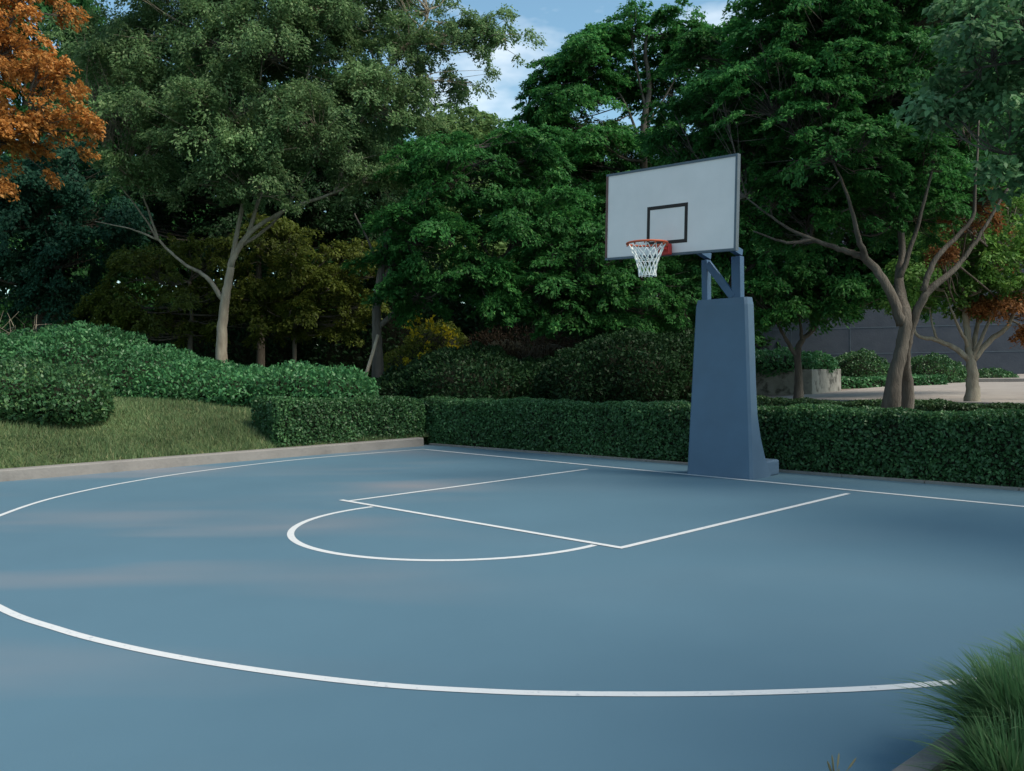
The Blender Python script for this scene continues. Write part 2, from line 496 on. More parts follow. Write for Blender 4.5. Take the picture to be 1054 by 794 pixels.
def ML(d, items, zf=1.0, yf=1.0):
    """mound lobes from (px, py centre, rx px, rz px, depth offset)"""
    out = []
    for px, py, rx, rz, dd in items:
        k = (d + dd) / F; out.append((P(px, py, d + dd), np.array([rx * k, rx * k * yf, rz * k * zf])))
    return out


def hedge(name, label, cat, p0, p1, width, z0a, z0b, ztop_a, ztop_b, leafm, leaf=(.05, .032), cover=3.2, group=None):
    """clipped hedge: its front bottom edge runs p0 -> p1, its body lies to the left of that direction"""
    p0 = np.array(p0); p1 = np.array(p1); L = np.linalg.norm(p1 - p0); u = (p1 - p0) / L; nrm = np.array([-u[1], u[0]])
    base = np.array([*(p0 + nrm * width / 2), z0a])
    root = empty(name, base, label, cat, group)
    H = (ztop_a - z0a + ztop_b - z0b) / 2
    areas = [('front', L * H), ('top', L * width), ('back', L * H * .5), ('e0', width * H), ('e1', width * H)]
    out = []
    ca = leaf[0] * leaf[1] * .55
    for face, A in areas:
        n = int(cover * A / ca)
        a = RNG.random(n); b = RNG.random(n)
        if face in ('front', 'back'):
            l = a * L; w = np.full(n, 0.0 if face == 'front' else width); h = b
            nn = np.tile(np.array([0, -1.0 if face == 'front' else 1.0, 0]), (n, 1))
        elif face == 'top':
            l = a * L; w = b * width; h = np.ones(n); nn = np.tile(np.array([0, 0, 1.0]), (n, 1))
        else:
            l = np.full(n, 0.0 if face == 'e0' else L); w = a * width; h = b
            nn = np.tile(np.array([-1.0 if face == 'e0' else 1.0, 0, 0]), (n, 1))
        dep = np.abs(RNG.normal(size=n)) * .055 - .02
        wob = .022 * np.sin(l * 2.3 + h * 2) + .016 * np.sin(l * 5.7 + w * 4 + h * 5) + .012 * np.sin(l * 13 + h * 9 + w * 11)
        off = nn * (wob - dep)[:, None]
        # rounded shoulders
        edge = np.clip((h - .84) / .16, 0, 1) ** 2 * .05
        if face == 'front': off[:, 1] += edge
        if face == 'top': off[:, 2] -= np.clip(1 - w / .12, 0, 1) ** 2 * .05
        l2 = l + off[:, 0]; w2 = w + off[:, 1]
        zb = z0a + (z0b - z0a) * l / L; zt = ztop_a + (ztop_b - ztop_a) * l / L
        z = zb + (zt - zb) * h + off[:, 2]
        C = np.c_[p0[0] + u[0] * l2 + nrm[0] * w2, p0[1] + u[1] * l2 + nrm[1] * w2, z]
        NN = np.c_[u[0] * nn[:, 0] + nrm[0] * nn[:, 1], u[1] * nn[:, 0] + nrm[1] * nn[:, 1], nn[:, 2]]
        N = NN * .7 + np.array([0, 0, .35]) + RNG.normal(size=(n, 3)) * .5
        D = RNG.normal(size=(n, 3)) * .8 + NN * .4 + np.array([0, 0, .25])
        sc = RNG.uniform(.6, 1.3, n)
        out.append(leaf_quads(C, D, N, leaf[0] * sc, leaf[1] * sc))
    quads_obj('foliage', np.vstack(out), leafm, root, origin=base)
    mb = MB(); i = .075
    q = [p0 + u * i + nrm * i, p1 - u * i + nrm * i, p1 - u * i + nrm * (width - i), p0 + u * i + nrm * (width - i)]
    zt = [ztop_a - i, ztop_b - i, ztop_b - i, ztop_a - i]; zb = [z0a - .1, z0b - .1, z0b - .1, z0a - .1]
    mb.add([(*p, z) for p, z in zip(q, zb)] + [(*p, z) for p, z in zip(q, zt)],
           [(3, 2, 1, 0), (4, 5, 6, 7), (0, 1, 5, 4), (1, 2, 6, 5), (2, 3, 7, 6), (3, 0, 4, 7)])
    mb.build('branches', M['twig'], root, origin=base)
    return root


# ================================================================== SETTING
mb = MB(); mb.add([(-900, -900, -.09), (900, -900, -.09), (900, 900, -.09), (-900, 900, -.09)], [(0, 1, 2, 3)])
tag(mb.build('ground', M['earth']), kind='structure')


def sheet(name, m, us, vs, fn):
    mb = MB(); nu, nv = len(us), len(vs)
    V = [fn(a, b) for a in us for b in vs]
    Fc = [(i * nv + j, (i + 1) * nv + j, (i + 1) * nv + j + 1, i * nv + j + 1) for i in range(nu - 1) for j in range(nv - 1)]
    mb.add(V, Fc); return tag(mb.build(name, m, smooth=True), kind='structure')


def lawn_fn(a, s):
    p = kerb_pt(a, s); return (p[0], p[1], float(z_lawn(a, s)) + .02 * math.sin(a * 1.7 + s) * min(1, s))


sheet('lawn', M['turf'], np.arange(-30, 6.1, .5), np.r_[.14, .17, .3, .6, 1, 1.5, 2, 2.5, 3, 4, 5, 6.5, 8, 11, 16, 26, 60], lawn_fn)
sheet('planting_bed', M['gravel'], np.arange(-2, 60, 1.0), np.r_[.09, 1, 2, 3, 4, 5, 5.5, 6, 6.5, 7, 7.5, 8, 10, 14, 20, 40, 80],
      lambda b, t: (*edge_pt(b, t), float(z_terrace(t)) - .004 * (t > 8)))
sheet('plaza_paving', M['paving'], np.arange(2.2, 60, 1.0), np.r_[7.42, 8, 10, 14, 20, 26, 34],
      lambda b, t: (*edge_pt(b, t), float(z_terrace(t)) + .012))

# court slab: corner at the meeting of kerb and back edge
ck = K1 + KN * -.0
corner = E0
court = MB()
pl = [corner, kerb_pt(-30, .0), kerb_pt(-30, -40), edge_pt(34, -2) + np.array([0, -22]), edge_pt(34, 0)]
court.add([(*p, 0.0) for p in pl], [tuple(range(len(pl)))])
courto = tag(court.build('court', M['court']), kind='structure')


def ribbon(name, pts, w, z=.004, closed=False):
    pts = np.array(pts, float); n = len(pts); mb = MB(); L = []; R = []
    for i in range(n):
        d = pts[min(i + 1, n - 1)] - pts[max(i - 1, 0)]; d /= np.linalg.norm(d); nn = np.array([-d[1], d[0]])
        L.append((*(pts[i] + nn * w / 2), z)); R.append((*(pts[i] - nn * w / 2), z))
    mb.add(L + R, [(i, n + i, n + i + 1, i + 1) for i in range(n - 1)])
    return mb.build(name, M['line'], courto)


BL1 = np.array([1.06, 12.39]); BL2 = np.array([3.69, 9.72]); BL0 = np.array([-1.56, 15.76])
BC = (BL1 + BL2) / 2; ER = unit(BL2 - BL1); EB = np.array([-ER[1], ER[0]])     # along baseline, backwards
LW = np.linalg.norm(BL2 - BL1); LL = 4.01; lw = .06
FT = BC - EB * LL
g2 = lambda x, y: G(x, y)[:2]
# baseline, lane, free throw line, semicircle, three point line
ribbon('baseline', [BL0 - ER * .02, BC + ER * 9.5], lw * 1.2, .004)
hw = LW / 2
ribbon('lane_line', [BC - ER * hw - EB * .03, BC - ER * hw - EB * (LL - lw / 2)], lw, .0035)
ribbon('lane_line', [BC + ER * hw - EB * .03, BC + ER * hw - EB * (LL - lw / 2)], lw, .0035)
ribbon('free_throw_line', [FT - ER * (hw + .13), FT + ER * (hw + lw / 2)], lw, .0045)
sr = 1.5; sc = np.array([-.48, 8.03])
th0 = math.atan2(-EB[1], -EB[0])
aa = np.linspace(-math.pi / 2 - .22, math.pi / 2 + .22, 70)
arc = [sc + sr * np.array([math.cos(th0 + a), math.sin(th0 + a)]) for a in aa]
arc = [p for p in arc if (p - FT) @ EB < -.02]
ribbon('free_throw_arc', arc, lw, .0025)
arcp = [(437, 462.5), (380, 467), (300, 474), (200, 486), (130, 497), (80, 507), (40, 517), (0, 531)]
near = [(0, 626), (60, 648), (120, 664), (200, 680), (300, 695), (400, 706), (500, 712), (580, 714.5), (700, 715), (800, 713), (900, 709), (980, 703)]
pts = [g2(*p) for p in arcp] + [np.array([-4.92, 7.75]), np.array([-4.15, 6.42])] + [g2(*p) for p in near]
c3, r3 = np.array([.83, 9.46]), 5.67
for a in np.radians(np.arange(-76, -18, 6)): pts.append(c3 + r3 * np.array([math.cos(a), math.sin(a)]))
ribbon('three_point_line', smooth_path(pts, 8), .056, .003)

# kerb and edging
kb = MB(); q = []
prof = [(-.015, -.1), (0, .135), (.018, .152), (.165, .155), (.18, .14), (.18, -.1)]
for a in (-30.0,):
    a1 = -.04
    va = [(*kerb_pt(a, s), z) for s, z in prof] + [(*kerb_pt(a1, s), z) for s, z in prof]; n = len(prof)
    kb.add(va, [tuple(range(n)), tuple(range(2 * n - 1, n - 1, -1))] + [(i, n + i, n + i + 1, i + 1) for i in range(n - 1)])
tag(kb.build('kerb', M['concrete']), kind='structure')
eb = MB()
for b in np.arange(.1, 30, 1.0):
    eb.add([(*edge_pt(b, 0), -.05), (*edge_pt(b + .99, 0), -.05), (*edge_pt(b + .99, .08), -.05), (*edge_pt(b, .08), -.05),
            (*edge_pt(b, 0), .03), (*edge_pt(b + .99, 0), .03), (*edge_pt(b + .99, .08), .03), (*edge_pt(b, .08), .03)],
           [(3, 2, 1, 0), (4, 5, 6, 7), (0, 1, 5, 4), (1, 2, 6, 5), (2, 3, 7, 6), (3, 0, 4, 7)])
tag(eb.build('edging', M['concrete']), kind='structure')
# kerb of the grass bed beside the camera
ka, kd = np.array([1.0, 2.68]), unit(np.array([.2, .18])); kn = np.array([kd[1], -kd[0]])
nb = MB()
for a in np.arange(-3, 6, 1.0):
    p = ka + kd * a; p2 = p + kd * .99
    nb.add([(*p, -.05), (*p2, -.05), (*(p2 + kn * .1), -.05), (*(p + kn * .1), -.05), (*p, .09), (*p2, .09), (*(p2 + kn * .1), .1), (*(p + kn * .1), .1)],
           [(0, 1, 2, 3), (7, 6, 5, 4), (4, 5, 1, 0), (5, 6, 2, 1), (6, 7, 3, 2), (7, 4, 0, 3)])
tag(nb.build('bed_kerb', M['concrete'], bevel=.012), kind='structure')
sb = MB(); q = [ka + kd * -3 + kn * .09, ka + kd * 6 + kn * .09, ka + kd * 6 + kn * 6, ka + kd * -3 + kn * 6]
sb.add([(*p, .07) for p in q], [(3, 2, 1, 0)])
tag(sb.build('grass_bed', M['turf']), kind='structure')

# ------------------------------------------------------------------ lawn blades
n = 90000
a = RNG.uniform(-13, .5, n); s = .17 + 5.6 * RNG.random(n) ** 1.25
xy = K1 + np.outer(a, KD) + np.outer(s, KN)
z = z_lawn(a, s) + .02 * np.sin(a * 1.7 + s) * np.minimum(1, s)
hgt = RNG.uniform(.04, .10, n) * (1 + .35 * np.sin(a * 2.1) * np.sin(s * 2.7 + a))
ang = RNG.random(n) * 6.283; lean = RNG.normal(size=(n, 2)) * .035
wx = np.c_[np.cos(ang), np.sin(ang)] * RNG.uniform(.005, .010, n)[:, None]
V = np.empty((n, 3, 3)); V[:, 0, :2] = xy - wx; V[:, 1, :2] = xy + wx; V[:, 2, :2] = xy + lean
V[:, 0, 2] = V[:, 1, 2] = z - .01; V[:, 2, 2] = z + hgt
tag(quads_obj('grass', V.reshape(-1, 3), M['grass'], corners=3), 'short green grass on the sloping lawn behind the kerb', 'grass', kind='stuff')

# ================================================================== HOOP
rz = math.atan2(ER[1], ER[0])
ho = BC + EB * .36 - ER * .02
hoop = empty('basketball_hoop', (*ho, 0), 'blue padded basketball hoop with white backboard standing on the court', 'basketball hoop', rz=rz)
# local frame: x along the baseline, y backwards, z up
def loft_base():
    mb = MB(); rows = []
    zs = [0.0, .06, .25, .5, .8, 1.2, 1.7, 2.2, 2.29]
    for zz in zs:
        u = zz / 2.29
        hwid = .485 - .105 * u; yf = .13 * u; xm = -.018 * u
        flare = .30 * max(0, 1 - zz / 1.0) ** 2
        yb = yf + .20 + flare
        if zz > 2.25: hwid -= .012; yf += .012; yb -= .012
        c = .03
        rows.append([(x_ + xm, y_, z_) for x_, y_, z_ in [(-hwid + c, yf, zz), (hwid - c, yf, zz), (hwid, yf + c, zz), (hwid, yb - c, zz), (hwid - c, yb, zz), (-hwid + c, yb, zz), (-hwid, yb - c, zz), (-hwid, yf + c, zz)]])
    vs = [p for r in rows for p in r]; fs = []; k = 8
    for i in range(len(rows) - 1):
        for j in range(k): fs.append((i * k + j, i * k + (j + 1) % k, (i + 1) * k + (j + 1) % k, (i + 1) * k + j))
    fs.append(tuple(range(k - 1, -1, -1))); fs.append(tuple((len(rows) - 1) * k + j for j in range(k)))
    mb.add(vs, fs); return mb
loft_base().build('base', M['pad'], hoop)
mb = MB(); mb.box((.005, .50, .10), (.93, .44, .20)); mb.build('ballast_block', M['pad'], hoop, bevel=.025)
yB = -.98                          # board plane, in front of the base
zT = 2.82
for px_ in (-.29, .18):
    mb = MB(); mb.box((px_, .235, (2.27 + zT) / 2), (.085 if px_ < 0 else .13, .10, zT - 2.27)); mb.build('post', M['steel_blue'], hoop, bevel=.006)
mb = MB(); mb.bar((-.245, .20, zT - .05), (.13, .20, 2.30), .04, .10); mb.build('brace', M['steel_blue'], hoop, bevel=.005)
for px_ in (-.29, .18):
    mb = MB(); mb.bar((px_, .30, zT + .05), (px_, yB + .09, zT + .36), .08, .085); mb.build('arm', M['steel_blue'], hoop, bevel=.005)
mb = MB(); mb.box((-.05, yB + .065, zT + .42), (.62, .045, .05)); mb.box((-.29, yB + .065, zT + .385), (.07, .04, .55)); mb.box((.18, yB + .065, zT + .385), (.07, .04, .55))
mb.build('mounting_bracket', M['steel_blue'], hoop)

BW, BH, tilt = 1.90, 1.09, rad(-2.2)
zc = 3.30; xc = -.03
def bp(x, y, z):       # board frame to hoop frame, with the slight sag of the board to its right
    return (xc + x * math.cos(tilt) - z * math.sin(tilt), yB + y, zc + x * math.sin(tilt) + z * math.cos(tilt))
def bbox(mb, x0, x1, y0, y1, z0, z1):
    vs = [bp(x, y, z) for z in (z0, z1) for x, y in ((x0, y0), (x1, y0), (x1, y1), (x0, y1))]
    mb.add(vs, [(3, 2, 1, 0), (4, 5, 6, 7), (0, 1, 5, 4), (1, 2, 6, 5), (2, 3, 7, 6), (3, 0, 4, 7)])
mb = MB(); bbox(mb, -BW / 2 + .012, BW / 2 - .012, -.004, .02, -BH / 2 + .012, BH / 2 - .012); board = mb.build('backboard', M['board'], hoop)
ft = .027
for (x0, x1, z0, z1, mm, lb) in ((-BW / 2, BW / 2, BH / 2 - ft, BH / 2, 'frame', None), (-BW / 2, BW / 2, -BH / 2, -BH / 2 + ft, 'frame', None),
                             (BW / 2 - ft, BW / 2, -BH / 2 + ft + .001, BH / 2 - ft - .001, 'frame', None), (-BW / 2, -BW / 2 + ft, -BH / 2 + ft + .001, BH / 2 - ft - .001, 'frame_brown', 'brown-red left edge of the frame')):
    mb = MB(); bbox(mb, x0, x1, -.016, .045, z0, z1); o = mb.build('frame', M[mm], board)
    if lb: o['label'] = lb
mb = MB(); sw, shh, st = .59, .47, .042; zb0 = -BH / 2 + .14
for (x0, x1, z0, z1) in ((-sw / 2, sw / 2, zb0, zb0 + st), (-sw / 2, sw / 2, zb0 + shh - st, zb0 + shh), (-sw / 2, -sw / 2 + st, zb0 + st, zb0 + shh - st), (sw / 2 - st, sw / 2, zb0 + st, zb0 + shh - st)):
    bbox(mb, x0 - .005, x1 - .005, -.0075, -.0045, z0, z1)
mb.build('target_square', M['black'], board)
# rim
rx, ry, rzz, rr = xc - .015, yB - .40, 2.868, .235
mb = MB(); th = np.linspace(0, 2 * math.pi, 41)
mb.tube([(rx + rr * math.cos(t), ry + rr * math.sin(t), rzz) for t in th], [.013] * 41, 8, cap=False)
mb.bar((rx - .06, ry + .22, rzz - .005), (rx - .06, yB - .02, rzz - .01), .016, .02); mb.bar((rx + .06, ry + .22, rzz - .005), (rx + .06, yB - .02, rzz - .01), .016, .02)
for t in np.linspace(0, 2 * math.pi, 12, endpoint=False):
    x, y = rx + rr * math.cos(t), ry + rr * math.sin(t); mb.box((x, y, rzz - .02), (.012, .012, .02), t)
rim = mb.build('rim', M['rim'], hoop, smooth=True)
mb = MB(); mb.box((rx, yB - .05, rzz - .045), (.16, .075, .13)); mb.box((rx, yB - .12, rzz - .028), (.12, .10, .06))
mb.build('bracket', M['rim_red'], rim, bevel=.008)
# net: crossing cords, flaring in towards the bottom
mb = MB(); nk = 14; lev = 9
def netr(u): return rr * (.90 - .50 * (1 - (1 - u) ** 1.7) + .10 * max(0, u - .75))
for k in range(nk):
    for sgn in (1, -1):
        pp = []
        for i in range(lev * 2 + 1):
            u = i / (lev * 2); a = 2 * math.pi * (k + sgn * u * 2.5) / nk
            r = netr(u) * (1 + .03 * math.sin(k * 2.1 + i)); pp.append((rx + r * math.cos(a), ry + r * math.sin(a), rzz - .02 - .36 * u + .012 * math.sin(3 * k + i * .3) * u))
        mb.tube(pp, [.0062] * len(pp), 4)
for u in (.99, .5):
    pp = [(rx + netr(u) * math.cos(t), ry + netr(u) * math.sin(t), rzz - .02 - .36 * u) for t in np.linspace(0, 2 * math.pi, 25)]
    mb.tube(pp, [.004] * 25, 4, cap=False)
mb.build('net', M['net'], rim)

# ================================================================== HEDGES, SHRUBS
hedge('hedge', 'long clipped dark green hedge along the back edge of the court behind the hoop', 'hedge',
      edge_pt(-.42, .14), edge_pt(15, .14), .75, .0, .0, .85, .80, M['hedge'])
hedge('hedge', 'short clipped hedge on the bank behind the kerb, meeting the long hedge at the corner', 'hedge',
      kerb_pt(-2.95, .20), kerb_pt(.12, .20), .8, .15, .13, .95, .86, M['hedge'])
hedge('hedge', 'low dark second hedge running between the long hedge and the plaza', 'hedge',
      edge_pt(2.0, 4.3), edge_pt(16, 3.9), .7, .0, .0, .78, .74, M['hedge_dark'])

mound('shrub_bank', 'broad wavy bank of glossy green shrubs along the top of the lawn', 'shrubs',
      ML(17.5, [(20, 395, 70, 50, 1.2), (85, 392, 80, 55, 1.2), (150, 398, 70, 40, 1.0), (200, 402, 60, 32, .6), (250, 404, 55, 26, .3),
                (305, 402, 50, 27, .0), (345, 404, 42, 25, -.2), (-60, 395, 80, 58, 1.2)]), M['mound'], leaf=(.085, .045), cover=3.0, depth=.15)
mound('shrub', 'rounded clipped shrub standing on the lawn at the left edge', 'shrub',
      ML(14.2, [(15, 409, 62, 37, 0), (66, 411, 45, 34, -.1), (-50, 407, 66, 39, .2)]), M['mound_near'], leaf=(.07, .04), cover=3.0)
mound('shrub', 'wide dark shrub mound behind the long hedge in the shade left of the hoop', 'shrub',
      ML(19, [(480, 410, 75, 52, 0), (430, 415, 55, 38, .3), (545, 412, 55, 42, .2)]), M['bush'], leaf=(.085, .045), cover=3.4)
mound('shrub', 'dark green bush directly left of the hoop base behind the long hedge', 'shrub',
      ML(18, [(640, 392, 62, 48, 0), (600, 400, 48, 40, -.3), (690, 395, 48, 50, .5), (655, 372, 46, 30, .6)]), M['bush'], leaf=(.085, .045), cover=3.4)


def blooms(root, base):
    pts = []
    for k in range(14):
        c = P(RNG.normal(452, 16), RNG.normal(345, 14), 22 + RNG.normal() * .3); pts.append(c + RNG.normal(size=(30, 3)) * .07)
    for k in range(10):
        c = P(RNG.normal(428, 14), RNG.normal(372, 5), 21.4); pts.append(c + RNG.normal(size=(22, 3)) * .06)
    C = np.vstack(pts); n = len(C)
    quads_obj('blossom', leaf_quads(C, RNG.normal(size=(n, 3)), RNG.normal(size=(n, 3)), np.full(n, .09), np.full(n, .07)), M['yellow'], root, origin=base)


mound('flowering_shrub', 'shrub covered in yellow blossom behind the dark shrub mound', 'shrub',
      ML(22.6, [(450, 362, 34, 30, 0), (420, 378, 30, 20, 0)]), M['olive'], leaf=(.09, .05), cover=1.4, flowers=blooms)
mound('shrub', 'brown twiggy half-bare shrub under the trees behind the dark shrub mound', 'shrub',
      ML(22, [(520, 365, 44, 26, 0), (565, 368, 38, 24, .2)]), M['brownleaf'], leaf=(.10, .03), cover=1.0, depth=.3)


def bare_shrub(name, label, px, py_top, d, n=40, m='bark_pale'):
    b = base_at(px, d, .02); root = empty(name, b, label, 'shrub'); mb = MB()
    for k in range(n):
        t = P(px + RNG.normal() * 26, py_top + abs(RNG.normal()) * 18, d + RNG.normal() * .4)
        mid = (b + t) / 2 + RNG.normal(size=3) * .2
        sp = smooth_path([b + RNG.normal(size=3) * .08, mid, t], 4); mb.tube(sp, np.linspace(.010, .003, len(sp)), 4)
        for j in range(3):
            q = sp[RNG.integers(4, len(sp))]; e = q + RNG.normal(size=3) * .25 + np.array([0, 0, .15]); mb.tube([q, e], [.006, .003], 3)
    mb.build('twigs', M[m], root, origin=b)


bare_shrub('bare_shrub', 'leafless pale grey shrub behind the shrub bank at the left edge', 18, 332, 20.3, 20)
bare_shrub('bare_shrub', 'leafless brown shrub twigs under the middle trees', 545, 330, 21.0, 36, 'bark_dark')

# ------------------------------------------------------------------ plaza side
def planter():
    A, B, Cc = base_at(680, 25.2), base_at(836, 23.2), base_at(866, 25.0)
    A, B, Cc = A[:2], B[:2], Cc[:2]; Dd = A + (Cc - B)
    root = empty('planter', (*B, ground(*B)), 'weathered concrete planter box holding shrubs beside the plaza', 'planter')
    zt = P(836, 380.5, 23.2)[2]
    mb = MB(); mb.prism([A, B, Cc, Dd], .2, zt); mb.build('planter_wall', M['old_concrete'], root, origin=(*B, ground(*B)), bevel=.02)
    ctr = (A + B + Cc + Dd) / 4
    mb = MB(); mb.prism([ctr + (p - ctr) * .9 for p in (A, B, Cc, Dd)], zt - .1, zt + .02); mb.build('soil', M['soil'], root, origin=(*B, ground(*B)))
planter()
mound('shrub', 'low spreading shrub growing in the concrete planter', 'shrub',
      ML(24.4, [(800, 376, 40, 16, 0), (838, 376, 22, 13, .2), (745, 374, 45, 18, .3), (700, 372, 40, 20, .6)]), M['mound'], leaf=(.10, .06), cover=2.2)
for px, py, rx, rz_, d, lb in ((884, 391, 32, 29, 29, 'round clipped bush right of the planter against the grey wall'),
                               (956, 392, 36, 26, 29.5, 'round clipped bush behind the twin-stemmed tree against the grey wall'),
                               (1018, 392, 26, 12, 30, 'small low bush at the far right against the grey wall')):
    mound('bush', lb, 'bush', ML(d, [(px, py, rx, rz_, 0)]), M['mound_near'], leaf=(.08, .05), cover=2.8, depth=.07, group='round bushes along the grey wall')
a_, b_ = base_at(862, 26.2), base_at(975, 27.2)
hedge('low_hedge', 'very low strip of clipped hedge in front of the round bushes on the plaza', 'hedge', a_[:2], b_[:2], .7, a_[2], b_[2], a_[2] + .36, b_[2] + .34, M['mound'], leaf=(.09, .06), cover=2.2)


def building():
    A, B = P(700, 380, 40)[:2], P(1330, 380, 33)[:2]; u = unit(B - A); nn = np.array([-u[1], u[0]]); L = np.linalg.norm(B - A)
    b = np.array([*A, ground(*A)]); root = empty('building', b, 'plain grey-blue building wall at the back of the plaza', 'building')
    q = [A, B, B + nn * 8, A + nn * 8]
    mb = MB(); mb.prism(q, .3, 8.6); mb.build('wall', M['wall'], root, origin=b)
    mb = MB(); mb.prism([A - nn * .12 - u * .1, B - nn * .12 + u * .1, B + nn * 8.1 + u * .1, A + nn * 8.1 - u * .1], 8.603, 8.85); mb.build('coping', M['wall'], root, origin=b)
    mb = MB()
    for zz in (1.9, 3.0, 4.1, 5.2, 6.3, 7.4): mb.prism([A - nn * .012, B - nn * .012, B - nn * .002, A - nn * .002], zz, zz + .03)
    for k in range(1, int(L / 2.4)):
        p = A + u * k * 2.4; mb.prism([p - nn * .014 - u * .012, p - nn * .014 + u * .012, p + u * .012 - nn * .002, p - u * .012 - nn * .002], 1.0, 8.59)
    mb.build('panel_joints', M['frame'], root, origin=b)
building()
# low step of the plaza
mb = MB(); A, B = base_at(880, 30.5)[:2], base_at(1200, 26)[:2]; u = unit(B - A); nn = np.array([-u[1], u[0]])
mb.prism([A, B, B + nn * 5, A + nn * 5], .4, ground(*A) + .14); tag(mb.build('plaza_step', M['paving'], bevel=.01), kind='structure')
mb = MB()
for b in np.arange(2.2, 34, 1.2): mb.prism([edge_pt(b, 7.15), edge_pt(b + 1.18, 7.15), edge_pt(b + 1.18, 7.41), edge_pt(b, 7.41)], .3, .69)
tag(mb.build('plaza_kerb', M['concrete'], bevel=.01), kind='structure')

# ================================================================== ORNAMENTAL GRASS
def grass_clump(name, label, c, n, h, spread, m, group=None, w=.0055):
    c = np.array(c); root_m = []
    a = RNG.random(n) * 6.283; r0 = RNG.random(n) ** .5 * spread * .35
    sx = c[0] + np.cos(a) * r0; sy = c[1] + np.sin(a) * r0
    out = spread * RNG.uniform(.15, 1.15, n) * RNG.random(n) ** .4; hh = h * RNG.uniform(.55, 1.1, n)
    a2 = a + RNG.normal(size=n) * .45; seg = 5; V = []
    ww = w * RNG.uniform(.6, 1.3, n); side = np.c_[-np.sin(a2 + RNG.normal(size=n) * .6), np.cos(a2)]
    prev = None
    for i in range(seg + 1):
        u = i / seg
        x = sx + np.cos(a2) * out * u ** 1.6; y = sy + np.sin(a2) * out * u ** 1.6
        z = c[2] + hh * (u - .42 * (out / (spread + .01)) * u ** 2.6)
        k = (1 - u ** 2) + .04
        cur = (np.c_[x - side[:, 0] * ww * k, y - side[:, 1] * ww * k, z], np.c_[x + side[:, 0] * ww * k, y + side[:, 1] * ww * k, z])
        if prev is not None: V.append((prev[0], prev[1], cur[1], cur[0]))
        prev = cur
    # one connected strip per blade
    pts = []; me = bpy.data.meshes.new(name)
    rows = [V[0][0], V[0][1]]
    for v in V: rows += [v[3], v[2]]
    A = np.stack(rows, 1).reshape(-1, 3) - c; k = 2 * (seg + 1); faces = []
    for i in range(n):
        o = i * k; faces += [(o + 2 * j, o + 2 * j + 1, o + 2 * j + 3, o + 2 * j + 2) for j in range(seg)]
    me.from_pydata(A.tolist(), [], faces); me.update(); me.materials.append(m)
    o = bpy.data.objects.new(name, me); COL.objects.link(o); o.location = c
    return tag(o, label, 'grass clump', group)


grass_clump('ornamental_grass', 'thick clump of long green ornamental grass in the near corner beside the court', (1.74, 2.93, .07), 3000, .37, .37, M['reed'], w=.0055)
grass_clump('ornamental_grass', 'taller ornamental grass clump behind the near one at the right edge', (2.20, 3.48, .07), 1500, .27, .34, M['reed'], w=.0055)
grass_clump('ornamental_grass', 'small ornamental grass tuft at the bottom edge hanging over the bed kerb', (1.50, 2.64, .07), 1100, .28, .27, M['reed'], w=.005)


def stalks(label, c, n, h, spread):
    c = np.array(c); mb = MB(); root = empty('seed_grass', c, label, 'grass tuft')
    hd = MB()
    for k in range(n):
        a = RNG.random() * 6.28; r = RNG.random() * spread; tip = c + np.array([math.cos(a) * r, math.sin(a) * r, h * RNG.uniform(.6, 1.05)])
        sp = smooth_path([c + np.array([math.cos(a), math.sin(a), 0]) * .01, (c + tip) / 2 + np.array([0, 0, .02]), tip], 4)
        mb.tube(sp, np.linspace(.0018, .001, len(sp)), 4)
        d = unit(sp[-1] - sp[-2]); hd.tube([tip - d * .015, tip, tip + d * .025, tip + d * .035], [.001, .0035, .003, .0005], 5)
    mb.build('stem', M['straw'], root, origin=c); hd.build('seed_head', M['straw'], root, origin=c)


stalks('few straw-coloured grass stalks with seed heads at the bottom edge of the court', (1.02, 2.84, 0), 9, .14, .12)

# ================================================================== TREES
# airy pale-trunked tree on the left bank
d = 21.0; bs = base_at(229, d)
tree('tree', 'tall airy grey-green tree with a pale forked trunk rising from the shrub bank', 'tree', bs, [
    ([bs] + LP(d, [(228, 360), (231, 315), (236, 285), (241, 264), (262, 236), (300, 214), (345, 198), (384, 177)]), .155, .016),
    (LP(d, [(229, 308), (212, 285), (190, 272), (163, 247), (150, 226), (118, 184)]), .06, .012),
    (LP(d, [(163, 247), (152, 215), (143, 190)]), .035, .012),
    (LP(d, [(163, 247), (135, 236), (98, 228, .3)]), .03, .01),
    (LP(d, [(238, 275), (246, 230), (262, 150), (270, 60)]), .075, .02),
    (LP(d, [(255, 243), (275, 180), (310, 100), (330, 20)]), .055, .02),
    (LP(d, [(345, 198, 0), (370, 130, .4), (400, 70, .6), (440, 20, .8)]), .05, .02),
    (LP(d, [(246, 255), (285, 225, .5), (330, 160, 1)]), .05, .02)],
    LB(d, [(140, 105, 72, 0), (100, 60, 55, .8), (190, 40, 85, .3), (215, 130, 72, -.6), (290, 60, 85, 0), (320, 150, 75, -.4), (255, 190, 48, -.9),
           (140, 185, 42, -.3), (395, 110, 60, .2), (390, 190, 42, .2, .8), (345, 10, 70, .6), (420, 55, 45, .6, .55), (470, 45, 42, .8, .5), (520, 40, 36, .9, .42),
           (430, -10, 50, .9, .6), (485, 85, 28, .8, .35), (200, -30, 90, 1), (300, -40, 90, 1)]),
    M['silver'], M['bark_pale'], leaf=(.088, .042), spray_r=.44, cover=1.8, up=.7, flat=.2)

